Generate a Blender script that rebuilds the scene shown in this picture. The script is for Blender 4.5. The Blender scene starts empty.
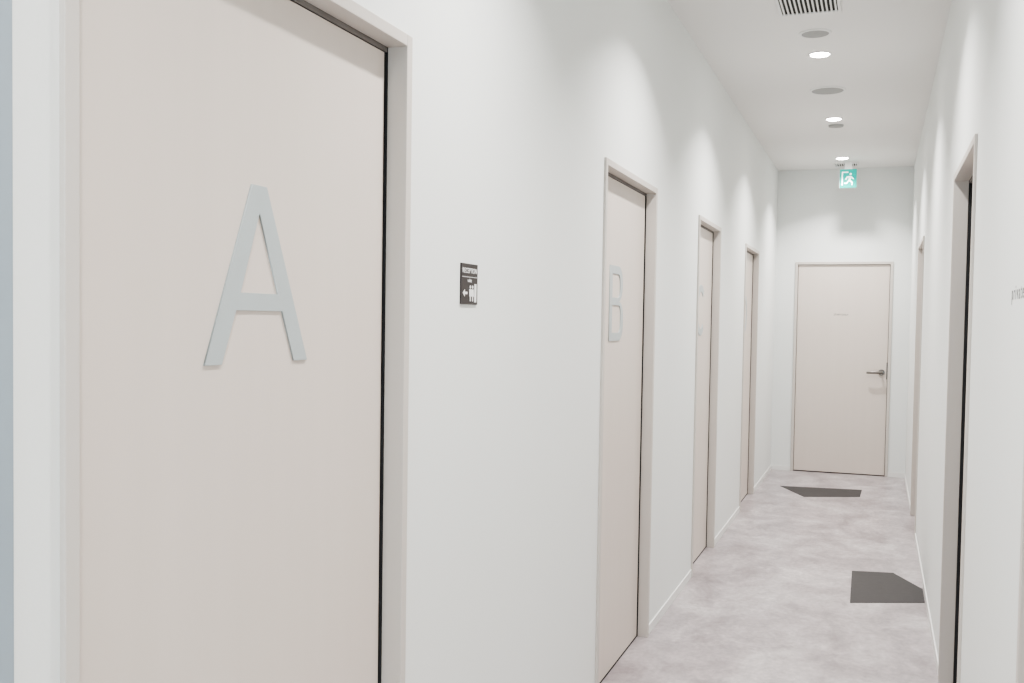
import bpy, bmesh
from math import *
from mathutils import Matrix, Vector
C=bpy.context.scene.collection
XL,XR,H,E,T=-.964,.276,2.943,10.222,2.05
YB=-2.6
# ---------------------------------------------------------------- materials
def mat(name,col,rough=.5,metal=0,noise=0,scale=8,bump=0,bscale=200,emit=None,es=0,stretch=(1,1,1),col2=None,spec=.5):
    m=bpy.data.materials.new(name);m.use_nodes=True;nt=m.node_tree;b=nt.nodes['Principled BSDF']
    b.inputs['Base Color'].default_value=(*col,1);b.inputs['Roughness'].default_value=rough;b.inputs['Metallic'].default_value=metal
    b.inputs['Specular IOR Level'].default_value=spec
    tc=nt.nodes.new('ShaderNodeTexCoord');mp=nt.nodes.new('ShaderNodeMapping');mp.inputs['Scale'].default_value=stretch
    nt.links.new(tc.outputs['Object'],mp.inputs['Vector'])
    if noise:
        n=nt.nodes.new('ShaderNodeTexNoise');n.inputs['Scale'].default_value=scale;n.inputs['Detail'].default_value=5
        nt.links.new(mp.outputs[0],n.inputs['Vector'])
        r=nt.nodes.new('ShaderNodeValToRGB');r.color_ramp.elements[0].position=.3;r.color_ramp.elements[1].position=.7
        c2=col2 or tuple(c*(1-noise) for c in col)
        r.color_ramp.elements[0].color=(*c2,1);r.color_ramp.elements[1].color=(*col,1)
        nt.links.new(n.outputs['Fac'],r.inputs[0]);nt.links.new(r.outputs[0],b.inputs['Base Color'])
    if bump:
        n=nt.nodes.new('ShaderNodeTexNoise');n.inputs['Scale'].default_value=bscale
        nt.links.new(mp.outputs[0],n.inputs['Vector'])
        bp=nt.nodes.new('ShaderNodeBump');bp.inputs['Strength'].default_value=bump;bp.inputs['Distance'].default_value=.002
        nt.links.new(n.outputs['Fac'],bp.inputs['Height']);nt.links.new(bp.outputs[0],b.inputs['Normal'])
    if emit:
        b.inputs['Emission Color'].default_value=(*emit,1);b.inputs['Emission Strength'].default_value=es
    return m
M_wall=mat('wall_paint',(.80,.82,.805),.75,bump=.12,bscale=260,noise=.01,scale=2,spec=.2)
M_ceil=mat('ceiling_paint',(.82,.81,.79),.85,bump=.12,bscale=260,spec=.2)
M_base=mat('baseboard_vinyl',(.80,.80,.78),.5,noise=.02)
M_panel=mat('door_laminate',(.68,.61,.555),.42,noise=.025,scale=14,stretch=(1,1,.05),bump=.08,bscale=120,spec=.35)
M_frame=mat('door_frame_laminate',(.59,.55,.51),.45,noise=.02,stretch=(1,1,.1),spec=.35)
M_dark=mat('dark_gap_shade',(.045,.045,.046),.9,noise=.2,spec=.1)  # near-black colour standing in for the shade inside door gaps
M_rail=mat('door_rail_grey',(.18,.165,.155),.6,noise=.05)
M_silver=mat('silver_letter',(.46,.505,.515),.38,.15,noise=.03,scale=20)
M_metal=mat('brushed_metal',(.20,.185,.17),.3,.95,noise=.08,scale=40,stretch=(8,1,1))
M_brown=mat('sign_brown',(.018,.011,.011),.4,noise=.1)
M_white=mat('print_white',(.85,.85,.84),.5,noise=.02)
M_grey=mat('print_grey',(.08,.08,.09),.5,noise=.03)
M_plast=mat('white_plastic',(.80,.80,.79),.4,noise=.02)
M_spk=mat('speaker_grille',(.36,.365,.36),.6,.1,noise=.15,scale=300)
M_ventd=mat('vent_shade',(.02,.02,.02),.8,noise=.2)  # black colour for the shade behind the slats
M_blue=mat('blue_grey_paint',(.30,.355,.40),.6,noise=.03)
M_lamp=mat('led_lens',(1,1,1),.5,emit=(1,.97,.92),es=26)
M_green=mat('exit_green',(.0,.16,.13),.4,noise=.02,emit=(.0,.25,.21),es=.95,spec=.1)
M_exitw=mat('exit_white',(.9,.95,.93),.4,noise=.02,emit=(.85,1,.96),es=.4)
M_inlay=mat('dark_floor_tile',(.040,.036,.037),.6,noise=.15,scale=30,bump=.1,bscale=150,spec=.35)
M_opening=mat('opening_frame_alu',(.5,.5,.5),.4,.6,noise=.03)
# floor: cloudy stone-look vinyl
m=bpy.data.materials.new('stone_vinyl');m.use_nodes=True;nt=m.node_tree;b=nt.nodes['Principled BSDF']
tc=nt.nodes.new('ShaderNodeTexCoord');mp=nt.nodes.new('ShaderNodeMapping');mp.inputs['Scale'].default_value=(1,.7,1)
nt.links.new(tc.outputs['Object'],mp.inputs['Vector'])
n1=nt.nodes.new('ShaderNodeTexNoise');n1.inputs['Scale'].default_value=3.2;n1.inputs['Detail'].default_value=9;n1.inputs['Roughness'].default_value=.62;n1.inputs['Distortion'].default_value=.7
n2=nt.nodes.new('ShaderNodeTexNoise');n2.inputs['Scale'].default_value=10;n2.inputs['Detail'].default_value=10;n2.inputs['Roughness'].default_value=.78;n2.inputs['Distortion'].default_value=.3
n3=nt.nodes.new('ShaderNodeTexNoise');n3.inputs['Scale'].default_value=45;n3.inputs['Detail'].default_value=6
for n in(n1,n2,n3): nt.links.new(mp.outputs[0],n.inputs['Vector'])
r1=nt.nodes.new('ShaderNodeValToRGB');e=r1.color_ramp.elements
e[0].position=.35;e[0].color=(.285,.25,.256,1);e[1].position=.66;e[1].color=(.50,.465,.462,1)
x=e.new(.5);x.color=(.385,.345,.352,1)
r2=nt.nodes.new('ShaderNodeValToRGB');e=r2.color_ramp.elements
e[0].position=.38;e[0].color=(.82,.81,.82,1);e[1].position=.62;e[1].color=(1.10,1.10,1.10,1)
r3=nt.nodes.new('ShaderNodeValToRGB');e=r3.color_ramp.elements
e[0].position=.35;e[0].color=(.89,.89,.89,1);e[1].position=.65;e[1].color=(1.06,1.06,1.06,1)
def mul(a,bb):
    mx=nt.nodes.new('ShaderNodeMix');mx.data_type='RGBA';mx.blend_type='MULTIPLY';mx.inputs[0].default_value=1
    nt.links.new(a,mx.inputs[6]);nt.links.new(bb,mx.inputs[7]);return mx.outputs[2]
nt.links.new(n1.outputs['Fac'],r1.inputs[0]);nt.links.new(n2.outputs['Fac'],r2.inputs[0]);nt.links.new(n3.outputs['Fac'],r3.inputs[0])
nt.links.new(mul(mul(r1.outputs[0],r2.outputs[0]),r3.outputs[0]),b.inputs['Base Color'])
b.inputs['Roughness'].default_value=.34;b.inputs['Specular IOR Level'].default_value=.45
M_floor=m
# ---------------------------------------------------------------- helpers
def finish(bm,name,mats,parent=None,bevel=0,loc=None,smooth=False):
    me=bpy.data.meshes.new(name);bmesh.ops.recalc_face_normals(bm,faces=bm.faces);bm.to_mesh(me);bm.free()
    for q in (mats if isinstance(mats,(list,tuple)) else [mats]): me.materials.append(q)
    o=bpy.data.objects.new(name,me);C.objects.link(o)
    if parent: o.parent=parent
    if bevel:
        md=o.modifiers.new('bevel','BEVEL');md.width=bevel;md.segments=2;md.limit_method='ANGLE'
    if smooth:
        for p in me.polygons:p.use_smooth=True
        o.modifiers.new('es','EDGE_SPLIT').split_angle=radians(35)
    return o
def box(bm,a,b,mi=0):
    x0,y0,z0=[min(p,q) for p,q in zip(a,b)];x1,y1,z1=[max(p,q) for p,q in zip(a,b)]
    v=[bm.verts.new(p) for p in((x0,y0,z0),(x1,y0,z0),(x1,y1,z0),(x0,y1,z0),(x0,y0,z1),(x1,y0,z1),(x1,y1,z1),(x0,y1,z1))]
    for f in((0,3,2,1),(4,5,6,7),(0,1,5,4),(1,2,6,5),(2,3,7,6),(3,0,4,7)):
        bm.faces.new([v[i] for i in f]).material_index=mi
def boxes(name,lst,mats,parent=None,bevel=0):
    bm=bmesh.new()
    for l in lst: box(bm,l[0],l[1],l[2] if len(l)>2 else 0)
    return finish(bm,name,mats,parent,bevel)
def empty(name):
    o=bpy.data.objects.new(name,None);o.empty_display_size=.1;C.objects.link(o);return o
def frameM(side,origin):
    ax={'L':((0,1,0),(0,0,1),(1,0,0)),'R':((0,-1,0),(0,0,1),(-1,0,0)),'E':((1,0,0),(0,0,1),(0,-1,0)),'C':((1,0,0),(0,-1,0),(0,0,-1))}[side]
    m=Matrix.Identity(4)
    for i,a in enumerate(ax):
        for j in range(3): m[j][i]=a[j]
    m.translation=origin;return m
def shape(name,loops,side,origin,mt,parent=None,depth=.002,bevel=0):
    cu=bpy.data.curves.new(name,'CURVE');cu.dimensions='2D';cu.fill_mode='BOTH';cu.extrude=depth/2;cu.bevel_depth=bevel
    for l in loops:
        s=cu.splines.new('POLY');s.points.add(len(l)-1);s.use_cyclic_u=True
        for p,q in zip(s.points,l): p.co=(q[0],q[1],0,1)
    cu.materials.append(mt);o=bpy.data.objects.new(name,cu);C.objects.link(o)
    if parent:o.parent=parent
    o.matrix_basis=frameM(side,origin);return o
def text(name,body,size,side,origin,mt,parent=None,depth=.0006,align='CENTER',space=1):
    cu=bpy.data.curves.new(name,'FONT');cu.body=body;cu.size=size;cu.extrude=depth/2;cu.align_x=align;cu.align_y='CENTER'
    cu.space_character=space
    cu.materials.append(mt);o=bpy.data.objects.new(name,cu);C.objects.link(o)
    if parent:o.parent=parent
    o.matrix_basis=frameM(side,origin);return o
def arc(cx,cy,rx,ry,a0,a1,n=16):
    return [(cx+rx*cos(radians(a0+(a1-a0)*i/n)),cy+ry*sin(radians(a0+(a1-a0)*i/n))) for i in range(n+1)]
def lathe(bm,prof,c,n=40,axis='z',mi=0):
    rings=[]
    for r,h in prof:
        rg=[]
        for i in range(n):
            a=2*pi*i/n
            p=(c[0]+r*cos(a),c[1]+r*sin(a),c[2]+h) if axis=='z' else (c[0]+r*cos(a),c[1]+h,c[2]+r*sin(a))
            rg.append(bm.verts.new(p))
        rings.append(rg)
    for a,b2 in zip(rings,rings[1:]):
        for i in range(n): bm.faces.new((a[i],a[(i+1)%n],b2[(i+1)%n],b2[i])).material_index=mi
    return rings
# ---------------------------------------------------------------- shell
LD=[(.992,1.976),(3.617,4.533),(5.680,6.507),(7.794,8.685)]
RD=[(1.20,2.135),(3.465,4.415),(7.30,8.25)]
LOW=.0
def wall(name,x0,x1,doors):
    l=[];y=YB
    for a,b2 in doors:
        l.append(((x0,y,LOW),(x1,a,H)));l.append(((x0,a,T),(x1,b2,H)));y=b2
    l.append(((x0,y,LOW),(x1,E+.15,H)))
    return boxes(name,l,M_wall)
wall('wall_left',XL-.14,XL,LD)
wall('wall_right',XR,XR+.14,RD)
ex1,ex2=-.7766,.1195
boxes('wall_end',[((XL,E,0),(ex1,E+.15,H)),((ex2,E,0),(XR,E+.15,H)),((ex1,E,T),(ex2,E+.15,H))],M_wall)
boxes('floor',[((XL-.3,YB-.15,-.1),(XR+.3,E+.3,0))],M_floor)
boxes('ceiling',[((XL-.3,YB-.15,H),(XR+.3,E+.3,H+.12))],M_ceil)
# back wall with an unseen, unglazed opening added to let in cool daylight
boxes('wall_back',[((XL,YB-.15,0),(XL+.1,YB,H)),((XR-.1,YB-.15,0),(XR,YB,H)),((XL+.1,YB-.15,2.4),(XR-.1,YB,H)),((XL+.1,YB-.15,0),(XR-.1,YB,.3))],M_wall)
boxes('light_opening_1',[((XL+.1,YB-.1,.3),(XL+.14,YB-.04,2.4)),((XR-.14,YB-.1,.3),(XR-.1,YB-.04,2.4)),((XL+.14,YB-.1,2.36),(XR-.14,YB-.04,2.4)),((XL+.14,YB-.1,.3),(XR-.14,YB-.04,.34))],M_opening)
# baseboards
bh,bt=.045,.006
def bboard(name,xw,s,doors):
    l=[];y=YB
    for a,b2 in doors: l.append(((xw,y,0),(xw+s*bt,a,bh)));y=b2
    l.append(((xw,y,0),(xw+s*bt,E,bh)));boxes(name,l,M_base,bevel=.001)
bboard('baseboard_left',XL,1,LD);bboard('baseboard_right',XR,-1,RD)
boxes('baseboard_end',[((XL+bt,E-bt,0),(ex1,E,bh)),((ex2,E-bt,0),(XR-bt,E,bh))],M_base,bevel=.001)
# ---------------------------------------------------------------- sliding doors
cw=.025
def sliding(n,side,a,b2,gap=.011,rec=.036):
    root=empty('door_%d'%n)
    xw,s=(XL,1) if side=='L' else (XR,-1)
    X=lambda d:xw-s*d      # depth into wall
    fd=rec+.002
    boxes('frame',[((X(-.009),a,0),(X(fd),a+cw,T)),((X(-.009),b2-cw,0),(X(fd),b2,T)),((X(-.009),a+cw,T-cw),(X(fd),b2-cw,T))],M_frame,root,.0015)
    boxes('panel',[((X(rec+.004),a+cw-.02,.008),(X(rec+.033),b2-cw-gap,T-cw-.012))],M_panel,root,.0015)
    boxes('pocket_shade',[((X(rec+.036),a,0),(X(.135),b2,T)),
        ((X(fd+.001),b2-cw,0),(X(.135),b2,T)),((X(rec+.004),a+cw,0),(X(rec+.036),b2-cw,.006))],M_dark,root)  # dark boxes paint in the shade of the gap and the space behind
    boxes('top_rail',[((X(fd+.001),a+cw,T-cw-.010),(X(rec+.036),b2-cw,T))],M_rail,root)
    return root,X(rec+.004)
roots=[]
for i,(a,b2) in enumerate(LD): roots.append(sliding(i+1,'L',a,b2,gap=.011 if i==0 else .016))
for i,(a,b2) in enumerate(RD): roots.append(sliding(i+5,'R',a,b2,gap=(.022,.42,.05)[i],rec=.045))
# letters
z0,z1=1.368,1.670
xp=roots[0][1]+.0015
shape('letter_a',[[(1.331,z0),(1.457,z1),(1.500,z1),(1.634,z0),(1.590,z0),(1.551,1.457),(1.413,1.457),(1.375,z0)],
  [(1.425,1.486),(1.538,1.486),(1.479,1.625)]],'L',(xp,0,0),M_silver,roots[0][0],.003,.0004)
def letB(y0):
    w=.225;mid=1.527;t=.04
    def lobe(za,zb,ww,inset):
        r=(zb-za)/2;rr=min(r,.07)
        return arc(y0+ww-rr,za+rr,rr,rr,-90,0,8)+arc(y0+ww-rr,zb-rr,rr,rr,0,90,8)
    outer=[(y0,z0)]+lobe(z0,mid,w,0)+lobe(mid,z1,w-.012,0)+[(y0,z1)]
    def hole(za,zb,ww):
        r=.035
        return [(y0+t,za)]+arc(y0+ww-t-r,za+r,r,r,-90,0,6)+arc(y0+ww-t-r,zb-r,r,r,0,90,6)+[(y0+t,zb)]
    return [outer,hole(z0+t*.8,mid-.015,w),hole(mid+.015,z1-t*.8,w-.012)]
shape('letter_b',letB(3.878),'L',(xp,0,0),M_silver,roots[1][0],.003,.0004)
cy_,cz=6.06,(z0+z1)/2
shape('letter_c',[arc(cy_,cz,.145,.152,48,312,36)+arc(cy_,cz,.104,.112,312,48,36)],'L',(xp,0,0),M_silver,roots[2][0],.003,.0004)
yd=8.08
shape('letter_d',[[(yd,z0)]+arc(yd+.09,cz,.135,.151,-90,90,20)+[(yd,z1)],[(yd+.04,z0+.035)]+arc(yd+.085,cz,.1,.116,-90,90,20)+[(yd+.04,z1-.035)]],'L',(xp,0,0),M_silver,roots[3][0],.003,.0004)
# ---------------------------------------------------------------- end door
d8=empty('door_8')
boxes('frame',[((ex1,E-.012,0),(ex1+cw,E+.10,T)),((ex2-cw,E-.012,0),(ex2,E+.10,T)),((ex1+cw,E-.012,T-cw),(ex2-cw,E+.10,T))],M_frame,d8,.0015)
boxes('panel',[((ex1+cw+.004,E+.006,.01),(ex2-cw-.004,E+.044,T-cw-.004))],M_panel,d8,.0015)
boxes('rebate_shade',[((ex1+cw,E+.05,0),(ex2-cw,E+.10,T-cw)),((ex1+cw,E+.02,0),(ex2-cw,E+.05,.006))],M_dark,d8)  # dark fill behind the panel, shade put in as colour
bm=bmesh.new();hx,hz,hy=.040,.995,E+.006
lathe(bm,[(.0,-.012),(.026,-.012),(.030,-.008),(.030,0)],(hx,hy,hz),28,'y')
lathe(bm,[(.011,-.055),(.011,-.012)],(hx,hy,hz),18,'y')
path=[(hx+.014,hy-.052,hz),(hx-.02,hy-.056,hz),(hx-.07,hy-.058,hz-.001),(hx-.115,hy-.056,hz-.003),(hx-.135,hy-.048,hz-.004)]
rings=[]
for k,p in enumerate(path):
    r=(.014,.0135,.0125,.012,.010)[k]
    rings.append([bm.verts.new((p[0],p[1]+r*.7*cos(2*pi*i/12),p[2]+r*sin(2*pi*i/12))) for i in range(12)])
for a,b2 in zip(rings,rings[1:]):
    for i in range(12): bm.faces.new((a[i],a[(i+1)%12],b2[(i+1)%12],b2[i]))
bm.faces.new(rings[0]);bm.faces.new(rings[-1])
finish(bm,'lever_handle',M_metal,d8,smooth=True)
boxes('strike_edge',[((ex2-cw-.012,E+.0035,.93),(ex2-cw-.004,E+.0065,1.09))],M_metal,d8)
text('door_lettering','STAFF ONLY',.024,'E',(-.341,hy-.0005,1.54),M_grey,d8)
# ---------------------------------------------------------------- wall sign
sg=empty('direction_sign')
boxes('plate',[((XL,2.272,1.484),(XL+.004,2.379,1.585))],M_brown,sg,.0008)
sx=XL+.0045
text('title','RECEPTION',.0178,'L',(sx,2.3255,1.567),M_white,sg)
shape('rule',[[(2.277,1.5525),(2.374,1.5525),(2.374,1.5515),(2.277,1.5515)]],'L',(sx,0,0),M_white,sg,.0006)
text('subtitle','toilet',.012,'L',(sx,2.3255,1.543),M_white,sg)
shape('arrow',[[(2.281,1.512),(2.294,1.521),(2.294,1.515),(2.310,1.515),(2.310,1.509),(2.294,1.509),(2.294,1.503)]],'L',(sx,0,0),M_white,sg,.0006)
def person(y,z,h,skirt):
    w=h*.16
    b=[(y-w,z+h*.75),(y+w,z+h*.75),(y+w*(1.3 if skirt else 1),z+h*.3),(y+w*.45,z+h*.3),(y+w*.45,z),(y-w*.45,z),(y-w*.45,z+h*.3),(y-w*(1.3 if skirt else 1),z+h*.3)]
    return [b,arc(y,z+h*.89,h*.1,h*.1,0,345,14)]
shape('pictogram_man',person(2.330,1.492,.040,False),'L',(sx,0,0),M_white,sg,.0006)
shape('pictogram_woman',person(2.345,1.492,.040,True),'L',(sx,0,0),M_white,sg,.0006)
boxes('pictogram_post',[((XL+.004,2.357,1.490),(XL+.0046,2.370,1.536))],M_white,sg)
# right wall lettering
lt=empty('wall_lettering')
text('room_name','private',.046,'R',(XR-.0004,2.475,1.522),M_grey,lt,.0004,'LEFT',1.5)
# blue-grey trim on the near left
boxes('trim_1',[((XL,.80,0),(XL+.006,.915,H))],M_blue,None,.0015)
# ---------------------------------------------------------------- floor tiles
def inlay(pts):
    bm=bmesh.new();v=[bm.verts.new((x,y,0)) for x,y in pts];f=bm.faces.new(v)
    r=bmesh.ops.extrude_face_region(bm,geom=[f]);bmesh.ops.translate(bm,verts=[q for q in r['geom'] if isinstance(q,bmesh.types.BMVert)],vec=(0,0,.002))
    finish(bm,'floor_inlay',M_inlay)
inlay([(-.107,6.206),(.12,6.253),(.268,5.93),(.268,5.641),(-.10,5.484)])
inlay([(-.785,9.209),(-.096,9.301),(-.106,8.914),(-.546,8.71)])
# ---------------------------------------------------------------- ceiling fixtures
CX=-.345
for y in (-1.53,.32,2.17,4.02,5.87,7.735,9.57):
    r=empty('downlight')
    bm=bmesh.new()
    lathe(bm,[(.062,0),(.062,-.003),(.059,-.005),(.054,-.005),(.050,0),(.044,-.0)],(CX,y,H))
    finish(bm,'trim_ring',M_plast,r,smooth=True)
    bm=bmesh.new();rg=lathe(bm,[(.050,-.0),(.046,-.008),(.02,-.0105),(.001,-.011)],(CX,y,H));finish(bm,'lens',M_lamp,r,smooth=True)
    l=bpy.data.lights.new('lamp','AREA');l.shape='DISK';l.size=.095;l.energy=13;l.color=(1,.97,.945);l.spread=radians(118)
    lo=bpy.data.objects.new('lamp',l);lo.location=(CX,y,H-.013);C.objects.link(lo);lo.parent=r
def speaker(y,rad):
    bm=bmesh.new()
    lathe(bm,[(rad,0),(rad,-.004),(rad-.004,-.007),(rad-.012,-.007)],(CX,y,H),48)
    lathe(bm,[(rad-.012,-.006),(rad*.5,-.008),(.001,-.009)],(CX,y,H),48,mi=1)
    finish(bm,'ceiling_speaker',[M_plast,M_spk],smooth=True)
speaker(5.44,.080);speaker(6.78,.110)
bm=bmesh.new();lathe(bm,[(.055,0),(.052,-.012),(.03,-.016),(.001,-.017)],(CX+.006,7.99,H));finish(bm,'smoke_detector',M_spk,smooth=True)
def vent(x0,x1,y0,y1,n):
    r=empty('ceiling_vent');f=.014
    boxes('frame',[((x0,y0,H-.008),(x1,y0+f,H)),((x0,y1-f,H-.008),(x1,y1,H)),((x0,y0+f,H-.008),(x0+f,y1-f,H)),((x1-f,y0+f,H-.008),(x1,y1-f,H))],M_plast,r,.001)
    boxes('duct_shade',[((x0+f,y0+f,H-.0015),(x1-f,y1-f,H))],M_ventd,r)  # flat black sheet on the ceiling, painted as the shaded hollow of the vent
    w=(x1-x0-2*f)/n
    boxes('slats',[((x0+f+w*(i+.5)-w*.2,y0+f,H-.007),(x0+f+w*(i+.5)+w*.2,y1-f,H-.0015)) for i in range(n)],M_plast,r)
vent(-.49,-.205,4.78,5.085,13)
vent(-.43,-.215,9.86,10.06,9)
# exit sign
es=empty('exit_sign')
a=(-.372,-.222);ez=(2.703,2.876);ey=9.8
boxes('housing',[((a[0],ey+.002,ez[0]),(a[1],ey+.03,ez[1]))],M_plast,es,.002)
boxes('mount',[((-.33,ey+.008,ez[1]),(-.265,ey+.024,H))],M_plast,es,.001)
boxes('face',[((a[0]+.002,ey,ez[0]+.002),(a[1]-.002,ey+.002,ez[1]-.002))],M_green,es)
def P(u,v): return (a[0]+u*.150,ez[0]+v*.173)
shape('pictogram_doorway',[[P(.12,.14),P(.12,.86),P(.50,.86),P(.50,.80),P(.19,.80),P(.19,.14)]],'E',(0,ey-.0008,0),M_exitw,es,.001)
shape('running_figure',[[P(.45,.62),P(.68,.63),P(.84,.48),P(.80,.44),P(.67,.53),P(.64,.42),P(.78,.30),P(.75,.14),P(.69,.15),P(.71,.26),P(.55,.36),P(.44,.22),P(.26,.22),P(.26,.28),P(.40,.28),P(.53,.44),P(.53,.54),P(.45,.54),P(.38,.42),P(.33,.46),P(.40,.6)],
  [P(.64+.065*cos(t/12*2*pi),.73+.058*sin(t/12*2*pi)) for t in range(12)]],'E',(0,ey-.0008,0),M_exitw,es,.001)
# ---------------------------------------------------------------- world + camera
w=bpy.data.worlds.new('sky');bpy.context.scene.world=w;w.use_nodes=True
w.node_tree.nodes['Background'].inputs[0].default_value=(.62,.84,1,1);w.node_tree.nodes['Background'].inputs[1].default_value=3
cam=bpy.data.cameras.new('camera');co=bpy.data.objects.new('camera',cam);C.objects.link(co)
cam.sensor_width=36;cam.lens=1006.5163*36/1024;cam.clip_start=.02
cam.shift_y=(356.13-341.5)/1024
co.matrix_world=Matrix.Translation((0,0,1.4489))@Matrix.Rotation(.3484,4,'Z')@Matrix.Rotation(pi/2-.0367,4,'X')@Matrix.Rotation(.0154,4,'Z')
bpy.context.scene.camera=co
vs=bpy.context.scene.view_settings;vs.view_transform='AgX';vs.look='AgX - Medium High Contrast';vs.exposure=.9
